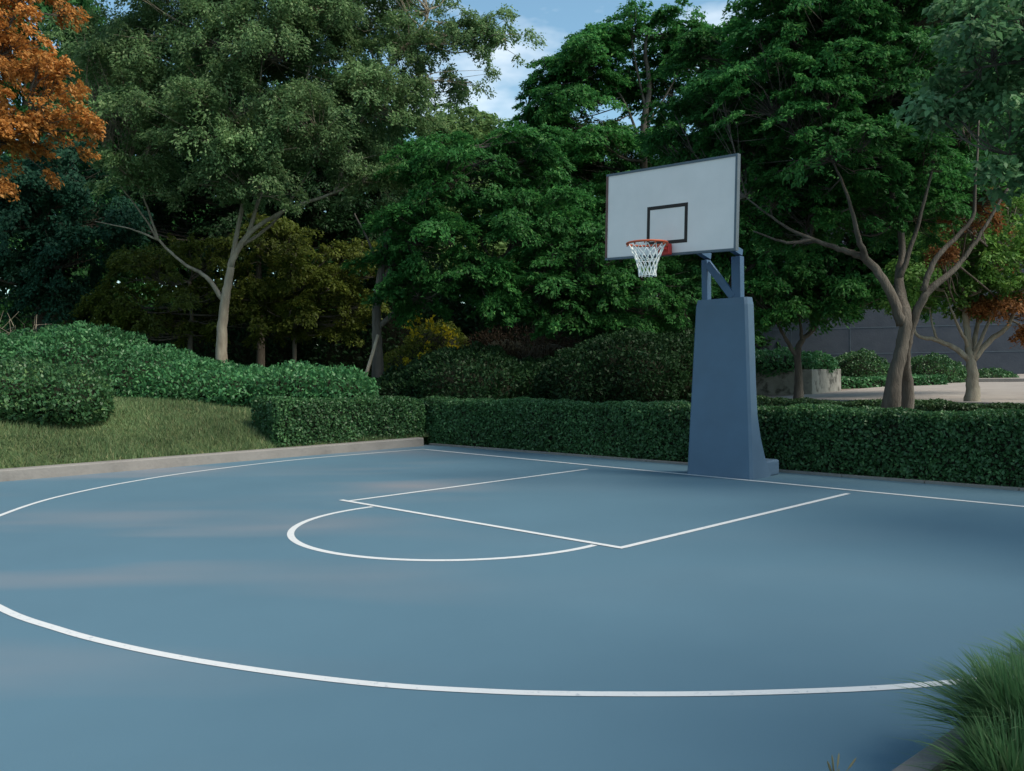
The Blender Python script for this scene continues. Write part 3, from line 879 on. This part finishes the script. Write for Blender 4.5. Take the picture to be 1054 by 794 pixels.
# orange tree at the left edge
d = 16.5; bs = base_at(-95, d)
tree('tree', 'orange autumn tree whose crown reaches in at the top left edge', 'tree', bs, [
    ([bs] + LP(d, [(-90, 300), (-80, 200), (-60, 130)]), .18, .10),
    (LP(d, [(-70, 160), (-20, 130), (30, 128)]), .06, .02), (LP(d, [(-62, 130), (-20, 70), (20, 10)]), .06, .02)],
    LB(d, [(0, 60, 58, 0), (45, 130, 45, 0), (0, 150, 50, -.2), (55, 85, 34, .1), (20, 5, 42, .3, .8), (-60, 70, 80, 0), (-70, 160, 60, 0), (2, 195, 14, -.2, .8), (-40, -10, 60, 0)]),
    M['orange'], M['bark_dark'], leaf=(.085, .045), spray_r=.33, cover=1.0, flat=.2)

# dark blue-green tree behind on the left
d = 27; bs = base_at(40, d)
tree('tree', 'dense dark blue-green tree behind the left end of the shrub bank', 'tree', bs, [
    ([bs] + LP(d, [(42, 330), (45, 250), (50, 190)]), .22, .08)],
    LB(d, [(20, 300, 62, 0), (85, 270, 55, 0), (30, 230, 70, 0), (-40, 260, 70, 0), (110, 225, 42, .2), (70, 180, 50, .4), (60, 320, 40, -.6), (-30, 180, 60, .5)]),
    M['bluegreen'], M['bark_dark'], leaf=(.13, .065), spray_r=.6, cover=1.5, up=.5)

# olive trees under the pale-trunked one
for (px, d, lab, lobes) in (
    (196, 25.5, 'olive-yellow low tree behind the shrub bank left of the pale trunk', [(150, 285, 50, 0), (195, 310, 42, -.3), (120, 320, 36, .2), (215, 270, 36, .3), (160, 335, 30, -.3), (240, 330, 34, .3), (120, 345, 26, .2), (200, 345, 24, .5)]),
    (303, 26.5, 'olive-yellow slender tree behind the shrub bank right of the pale trunk', [(300, 280, 55, 0), (345, 305, 42, .1), (260, 310, 38, -.2), (310, 320, 36, -.4), (370, 275, 38, .3), (275, 250, 40, .3), (345, 338, 30, .4), (280, 345, 26, .3), (375, 320, 26, .5)])):
    bs = base_at(px, d)
    tree('tree', lab, 'tree', bs, [([bs] + LP(d, [(px, 355), (px + 1, 330), (px - 1, 290)]), .075, .05)],
         LB(d, lobes), M['olive'], M['bark_grey'], leaf=(.11, .055), spray_r=.5, cover=1.0, group='olive-coloured trees behind the shrub bank', flare=1.2)

# dark tree with visible trunk beside the corner
d = 19.5; bs = base_at(389, d)
tree('tree', 'deep green tree with a plain grey trunk at the court corner behind the hedges', 'tree', bs, [
    ([bs] + LP(d, [(389, 385), (388, 350), (388, 318), (394, 270), (400, 220)]), .165, .06),
    (LP(d, [(388, 338), (420, 312), (470, 285), (520, 262)]), .07, .025), (LP(d, [(396, 290), (430, 220), (470, 150)]), .08, .02),
    (LP(d, [(470, 285), (540, 280), (590, 285)]), .04, .012), (LP(d, [(396, 290), (380, 250), (365, 220)]), .04, .015)],
    LB(d, [(430, 250, 58, -.3), (480, 190, 62, 0), (540, 230, 62, 0), (430, 305, 34, -.6), (490, 290, 46, -.6), (555, 295, 42, -.3), (600, 260, 46, 0), (545, 165, 48, .4), (440, 165, 40, .6), (615, 300, 36, .1), (400, 275, 30, 0), (520, 318, 34, -.5), (585, 325, 34, -.2), (640, 300, 44, .3), (655, 250, 44, .6), (690, 290, 36, .7), (640, 335, 32, .2), (690, 328, 30, .5), (600, 335, 26, .2)]),
    M['deep'], M['bark_grey'], leaf=(.10, .045), spray_r=.52, cover=2.1, flat=.09, up=1.0, jitter=.48)
mb = MB(); b = base_at(366, 18.9); mb.tube([b, P(378, 382, 18.95), P(389, 345, 19.3)], [.04, .038, .035], 8)
tag(mb.build('stake', M['bark_pale'], origin=b), 'slanting wooden prop leaning against the grey trunk at the court corner', 'stake')

# tall centre tree with sky showing through
d = 29; bs = base_at(665, d)
tree('tree', 'tall green tree in the middle with sky showing through its crown', 'tree', bs, [
    ([bs] + LP(d, [(662, 330), (664, 230), (662, 140), (668, 90), (664, 50), (672, 15)]), .24, .03),
    (LP(d, [(664, 160), (640, 100), (610, 70)]), .06, .015), (LP(d, [(665, 130), (690, 90), (705, 60)]), .05, .015), (LP(d, [(664, 110), (655, 70), (650, 40)]), .05, .02)],
    LB(d, [(590, 105, 50, 0), (610, 68, 42, .3), (640, 85, 34, 1.2, .7), (690, 95, 36, 1.0, .8), (665, 110, 30, 2.0, .6), (560, 118, 30, .2), (580, 85, 28, .2), (720, 60, 26, .4), (560, 135, 30, .3), (655, 36, 40, 0, .9), (698, 42, 34, .2, .9), (620, 50, 36, .2, .9), (690, 60, 22, .8, .6), (610, 170, 58, 0), (555, 190, 50, .5), (690, 190, 60, .3), (735, 60, 38, .3),
           (720, 110, 28, .4, .7), (640, 150, 30, .5, .55), (680, 140, 24, .6, .4), (640, 240, 70, .3), (580, 250, 60, .5), (710, 260, 60, .5)]),
    M['deep2'], M['bark_grey'], leaf=(.13, .062), spray_r=.62, cover=2.0, flat=.09, up=1.0, jitter=.48)

# twin-stemmed tree right, between the hedges
d = 12.85; bs = base_at(921, d)
b2 = base_at(934, 13.6)
tree('tree', 'big dark green tree with a twisted twin stem rising between the two right-hand hedges', 'tree', bs, [
    ([bs] + LP(d, [(918, 425), (921, 390), (930, 352), (932, 325), (925, 290, .3), (928, 240, .6), (905, 150, .8), (880, 60, 1)]), .152, .02),
    ([b2] + LP(d, [(933, 400, .6), (932, 368, .35), (938, 335, .15), (953, 303), (985, 275), (1010, 240), (1040, 190)]), .112, .016),
    (LP(d, [(929, 335), (916, 300), (893, 268), (868, 258), (835, 246), (800, 228), (768, 203)]), .085, .008),
    (LP(d, [(893, 270), (882, 240, -.2), (872, 200, -.3), (850, 150, -.3)]), .05, .012),
    (LP(d, [(950, 300), (965, 265), (1000, 225), (1004, 180), (1008, 120)]), .045, .014),
    (LP(d, [(925, 290, .3), (945, 230, .2), (965, 150, .1)]), .045, .014),
    (LP(d, [(835, 246), (810, 250), (775, 238)]), .03, .01)],
    LB(d, [(790, 110, 72, 0), (850, 60, 85, .2), (760, 160, 50, .8), (730, 120, 45, 1.0), (850, 160, 72, -.4), (920, 90, 85, 0), (930, 180, 58, .3), (800, 195, 50, .6), (880, 225, 42, .6), (835, 215, 46, .9), (945, 225, 44, 1.2), (985, 205, 40, 1.5),
           (960, 10, 85, .3), (808, 36, 64, .5), (870, -20, 80, .5), (725, 170, 28, 1.2), (985, 150, 40, 1.2), (820, 250, 34, 1.0), (720, 60, 34, 1.2), (900, 150, 60, .9), (700, 150, 30, 1.4), (960, 110, 50, .8)]),
    M['deep'], M['bark_grey'], leaf=(.075, .032), spray_r=.36, cover=2.0, sides=14, wob=.09, flat=.08, up=1.0, jitter=.46, twig_r=.008)

# filling tree behind it
d = 20.5; bs = base_at(745, d)
tree('tree', 'dark green spreading tree behind the twin-stemmed tree and the hoop', 'tree', bs, [
    ([bs] + LP(d, [(746, 350), (752, 300), (770, 230), (800, 170)]), .15, .06), (LP(d, [(754, 295), (800, 250), (860, 215)]), .07, .02)],
    LB(d, [(840, 200, 85, 0), (770, 230, 60, 0), (910, 200, 72, 0), (800, 120, 80, .5), (900, 110, 80, .5), (960, 190, 60, .5), (725, 200, 40, .6), (860, 270, 42, 0), (790, 290, 34, -.2), (905, 270, 46, .2), (955, 275, 44, .3), (930, 245, 46, 0), (1000, 250, 50, .5), (990, 190, 46, .6), (1040, 200, 50, .8), (1010, 130, 60, .9), (1050, 270, 40, .9), (870, 290, 40, .4), (920, 295, 34, .3), (840, 300, 36, .5), (960, 305, 28, .4), (885, 305, 24, .2), (980, 300, 26, .4), (740, 270, 40, .4)]),
    M['deep'], M['bark_dark'], leaf=(.115, .055), spray_r=.56, cover=2.0, flat=.09, up=1.0, jitter=.48)

# small tree by the planter
d = 20; bs = base_at(822, d)
tree('tree', 'small dark umbrella-shaped tree in front of the concrete planter', 'tree', bs, [
    ([bs] + LP(d, [(822, 390), (821, 365), (826, 350), (838, 338), (848, 318)]), .115, .03), (LP(d, [(821, 368), (808, 348), (796, 325)]), .06, .02), (LP(d, [(825, 352), (824, 335), (818, 310)]), .05, .02)],
    LB(d, [(800, 310, 36, 0), (845, 308, 38, 0), (880, 295, 30, .1), (820, 285, 42, .2), (785, 330, 18, -.1, .8), (865, 322, 24, -.2, .8), (893, 312, 22, 0, .7), (825, 325, 22, -.1, .7), (840, 280, 40, .2), (780, 300, 30, .2)]),
    M['deep2'], M['bark_grey'], leaf=(.11, .05), spray_r=.42, cover=1.0)

# light many-stemmed tree at right
d = 17.2; bs = base_at(1001, d)
tree('tree', 'bright green many-stemmed tree with sunlit pale branches at the right edge', 'tree', bs, [
    ([bs] + LP(d, [(1001, 400), (1000, 378), (997, 355), (994, 330), (990, 300), (980, 270)]), .145, .02),
    (LP(d, [(999, 372), (1012, 345, -.2), (1024, 315, -.2), (1030, 285, -.2)]), .045, .012), (LP(d, [(998, 360), (984, 330, -.3), (972, 300, -.3)]), .04, .01), (LP(d, [(995, 340), (1002, 310, .2), (1018, 280, .2)]), .035, .01),
    (LP(d, [(999, 372), (982, 358), (962, 350), (944, 345), (938, 325)]), .07, .02), (LP(d, [(965, 351), (960, 335), (957, 318)]), .03, .012),
    (LP(d, [(1001, 370), (1006, 330, .2), (1010, 290, .2)]), .06, .02),
    (LP(d, [(1002, 370), (1020, 350), (1036, 338), (1046, 318), (1065, 290)]), .07, .02)],
    LB(d, [(990, 270, 42, 0), (1035, 265, 40, 0), (950, 285, 32, 0), (1010, 300, 26, -.3, .7), (1060, 300, 40, .1), (975, 240, 38, .2), (1045, 220, 50, .3), (940, 312, 18, 0, .6), (1035, 300, 30, .2, .8), (970, 305, 26, .3, .8), (1000, 320, 16, .3, .6)]),
    M['bright'], M['bark_pale'], leaf=(.085, .045), spray_r=.38, cover=1.15)
# copper tree behind it
d = 18.6; bs = base_at(1072, d)
tree('tree', 'copper-orange leaved tree partly hidden behind the bright green one at the right edge', 'tree', bs, [
    ([bs] + LP(d, [(1070, 360), (1062, 310), (1040, 260)]), .09, .05), (LP(d, [(1068, 350), (1050, 335), (1030, 325)]), .04, .015), (LP(d, [(1040, 260), (1010, 240), (985, 232)]), .04, .012)],
    LB(d, [(1040, 325, 24, -1.8), (1058, 345, 16, -1.8), (1020, 318, 14, -1.6), (985, 228, 26, -3.9, .9), (1000, 205, 18, -3.9, .8), (965, 262, 14, -3.0, .8), (1060, 260, 40, 0)]),
    M['rust'], M['bark_dark'], leaf=(.07, .036), spray_r=.30, cover=.5, flat=.3)

# near tree reaching in from the right
d = 9.2; bs = base_at(1215, d)
tree('tree', 'near pale grey-green tree whose leafy boughs reach in at the top right edge', 'tree', bs, [
    ([bs] + LP(d, [(1210, 350), (1200, 200), (1180, 100)]), .16, .10), (LP(d, [(1195, 170), (1120, 150), (1040, 160)]), .05, .012), (LP(d, [(1185, 110), (1100, 60), (1010, 70)]), .05, .012)],
    LB(d, [(1020, 55, 52, 0), (985, 95, 38, .1, .8), (1040, 130, 46, -.1), (1030, 185, 26, -.1, .8), (965, 120, 22, .2, .6), (1050, 20, 60, 0), (1090, 90, 70, 0), (1000, 10, 44, .2, .8), (1110, 170, 60, 0), (1180, 40, 90, 0)]),
    M['near'], M['bark_grey'], leaf=(.10, .058), spray_r=.28, cover=.95, flat=.22, twig_r=.006)

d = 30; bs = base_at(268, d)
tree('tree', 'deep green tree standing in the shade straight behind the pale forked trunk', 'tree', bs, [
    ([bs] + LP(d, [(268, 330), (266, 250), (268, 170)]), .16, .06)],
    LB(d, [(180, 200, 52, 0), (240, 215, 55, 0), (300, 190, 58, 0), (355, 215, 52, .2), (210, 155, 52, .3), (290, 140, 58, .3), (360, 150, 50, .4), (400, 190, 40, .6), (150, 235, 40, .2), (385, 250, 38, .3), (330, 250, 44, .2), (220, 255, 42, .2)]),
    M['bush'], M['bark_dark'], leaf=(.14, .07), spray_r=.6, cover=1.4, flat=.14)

d = 5.0; bs = np.array([8.6, 4.2, -.05]); T = lambda x, y, z: bs + np.array([x, y, z])  # unseen tree, added to shade the right of the court
shade_tree = tree('tree', 'broad green tree added unseen right of the court to shade it', 'tree', bs, [([bs, T(.1, 0, 2), T(0, .1, 4), T(.1, 0, 6)], .2, .05)],
     [(T(x, y, z), np.array([r, r, r * .8]), 1.0) for x, y, z, r in ((0, 0, 6.5, 1.8), (1.3, .6, 5.4, 1.5), (-1.0, 1.2, 5.2, 1.5), (.2, -1.3, 5.3, 1.5), (1.2, -1, 6, 1.4), (.3, 1.8, 5.8, 1.4))],
     M['deep'], M['bark_grey'], leaf=(.16, .08), spray_r=.6, cover=.5)

# ------------------------------------------------------------------ backdrop of tall trees: one built, the others copies
def tall_proto(loc, label, group):
    X, Y, Z = loc; b = np.array([X, Y, Z - .1]); loc3 = lambda x, y, z: np.array([X + x, Y + y, Z + z])
    lobes = [(loc3(x, y, z), np.array([r, r, r * .85]), 1.0) for x, y, z, r in
             ((0, 0, 9.5, 2.6), (2.2, -.5, 8.0, 2.3), (-2.4, .4, 8.0, 2.4), (1.2, -1.5, 5.8, 2.3), (-1.5, -1.4, 5.4, 2.3), (3.2, .3, 5.2, 1.9), (-3.3, -.2, 4.8, 2.0), (.3, -1.8, 3.4, 2.0), (2.2, -1.2, 2.6, 1.6), (-2.2, -1.2, 2.5, 1.6), (.3, .5, 11.3, 1.7))]
    return tree('tree', label, 'tree', b, [([b, loc3(.1, 0, 3), loc3(-.1, 0, 6), loc3(.1, 0, 9.5)], .28, .08)], lobes, M['far'], M['bark_dark'], leaf=(.22, .12), spray_r=.85, cover=1.5, group=group, twig_every=2)


ADDED_TREE = shade_tree


def copy_tree(root, loc, rzz, sc, label, leafm=None):
    r = root.copy(); COL.objects.link(r); r.location = loc; r.rotation_euler.z = rzz; r.scale = sc; r['label'] = label
    for ch in list(root.children):
        c = ch.copy(); COL.objects.link(c); c.parent = r
        if leafm and ch.name.startswith('crown'):
            c.material_slots[0].link = 'OBJECT'; c.material_slots[0].material = leafm
    return r


GRP = 'tall trees closing the background'
proto = None
for (px, d, top, w, rot, lab, lm) in (
    (30, 36, -60, 1.1, .3, 'tall background tree seen above the orange crown at far left', None),
    (135, 38, 20, 1.1, 1.7, 'tall background tree behind the left half of the airy grey-green crown', None),
    (250, 39, 40, 1.15, 2.9, 'tall background tree straight behind the pale forked trunk', None),
    (360, 37, 70, 1.05, 4.1, 'tall background tree behind the right edge of the airy grey-green crown', None),
    (450, 41, 105, 1.1, 5.2, 'paler background tree under the blue gap of sky, left of the middle', 'farpale'),
    (525, 40, 112, 1.05, .9, 'paler background tree under the blue gap of sky, right below the cloud', 'farpale'),
    (600, 39, 130, 1.1, 2.2, 'background tree behind the tall middle tree, left of the backboard', None),
    (705, 37, 165, 1.1, 3.4, 'background tree directly behind the backboard', None),
    (800, 45, 30, 1.3, 4.6, 'background tree rising behind the grey building right of the backboard', None),
    (920, 46, -40, 1.3, 5.7, 'background tree rising behind the grey building over the twin-stemmed tree', None),
    (1050, 45, -60, 1.3, .5, 'background tree rising behind the grey building at far right', None)):
    b = base_at(px, d); zt = P(px, top, d)[2]; k = (zt - b[2]) / 12.8
    if proto is None:
        proto = tall_proto((b[0], b[1], b[2]), lab, GRP); proto.scale = (w, w, k); proto.rotation_euler.z = rot
    else:
        copy_tree(proto, b, rot, (w, w, k), lab, M[lm] if lm else None)
copy_tree(ADDED_TREE, (6.3, .2, -.05), 2.0, (.8, .8, .9), 'smaller green tree added unseen beside the ornamental grass to shade it')  # added unseen copy; its shade covers the grass clump's own shadow
# understorey closing the view below the crowns
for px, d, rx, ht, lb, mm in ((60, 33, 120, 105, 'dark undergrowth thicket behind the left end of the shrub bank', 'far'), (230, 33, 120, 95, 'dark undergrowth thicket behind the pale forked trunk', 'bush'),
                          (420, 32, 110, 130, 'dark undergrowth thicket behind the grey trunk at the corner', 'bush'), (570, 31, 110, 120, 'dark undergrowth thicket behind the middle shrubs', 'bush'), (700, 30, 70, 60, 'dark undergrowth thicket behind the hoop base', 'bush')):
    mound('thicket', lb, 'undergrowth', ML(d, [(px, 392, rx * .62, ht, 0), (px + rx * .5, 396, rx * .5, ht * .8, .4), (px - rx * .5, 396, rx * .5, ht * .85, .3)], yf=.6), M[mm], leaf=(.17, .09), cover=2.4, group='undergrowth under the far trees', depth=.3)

# ================================================================== LIGHT
SUN = np.array([.62, -.34, .82]); SUN /= np.linalg.norm(SUN)
el = math.asin(SUN[2]); az = math.atan2(SUN[0], SUN[1])
w = bpy.data.worlds.new('World'); SC.world = w; w.use_nodes = True
nt = w.node_tree; nt.nodes.clear()
out = nd(nt, 'ShaderNodeOutputWorld'); bg = nd(nt, 'ShaderNodeBackground'); bg.inputs['Strength'].default_value = .10
sky = nd(nt, 'ShaderNodeTexSky', sky_type='NISHITA'); sky.sun_disc = False
sky.sun_elevation = el; sky.sun_rotation = az; sky.dust_density = 1.2; sky.air_density = 1.0; sky.ozone_density = 1.5
tc = nd(nt, 'ShaderNodeTexCoord')
cn = noise(nt, 2.3, 6, .55, vec=tc.outputs['Generated'], stretch=(1, 1, 2.2))
cf = ramp(nt, cn.outputs['Fac'], [(.57, (0, 0, 0)), (.72, (1, 1, 1))])
skb = mixc(nt, 1.0, sky.outputs[0], (1.02, 1.22, 1.10), 'MULTIPLY')
cl = mixc(nt, cf.outputs[0], skb, (7.2, 7.6, 7.9))
nt.links.new(cl, bg.inputs['Color']); nt.links.new(bg.outputs[0], out.inputs[0])

sd = bpy.data.lights.new('sun', 'SUN'); sd.energy = 2.4; sd.angle = rad(22); sd.color = (1, .91, .78)
so = bpy.data.objects.new('sun', sd); COL.objects.link(so)
from mathutils import Vector, Matrix
so.rotation_euler = Vector(SUN).to_track_quat('Z', 'Y').to_euler()

# ================================================================== CAMERA
cd = bpy.data.cameras.new('camera'); co = bpy.data.objects.new('camera', cd); COL.objects.link(co)
co.location = tuple(CAM); cd.sensor_width = 36; cd.lens = 36 * F / 1054; cd.shift_y = -16 / 1054
co.matrix_world = Matrix.Translation(Vector(CAM)) @ Matrix(((RV[0], UV[0], 0), (0, 0, -1), (RV[2], UV[2], 0))).to_4x4()
cd.clip_start = .05; cd.clip_end = 3000
SC.camera = co
SC.view_settings.view_transform = 'Standard'; SC.view_settings.look = 'None'; SC.view_settings.gamma = 1
SC.view_settings.exposure = 0.80
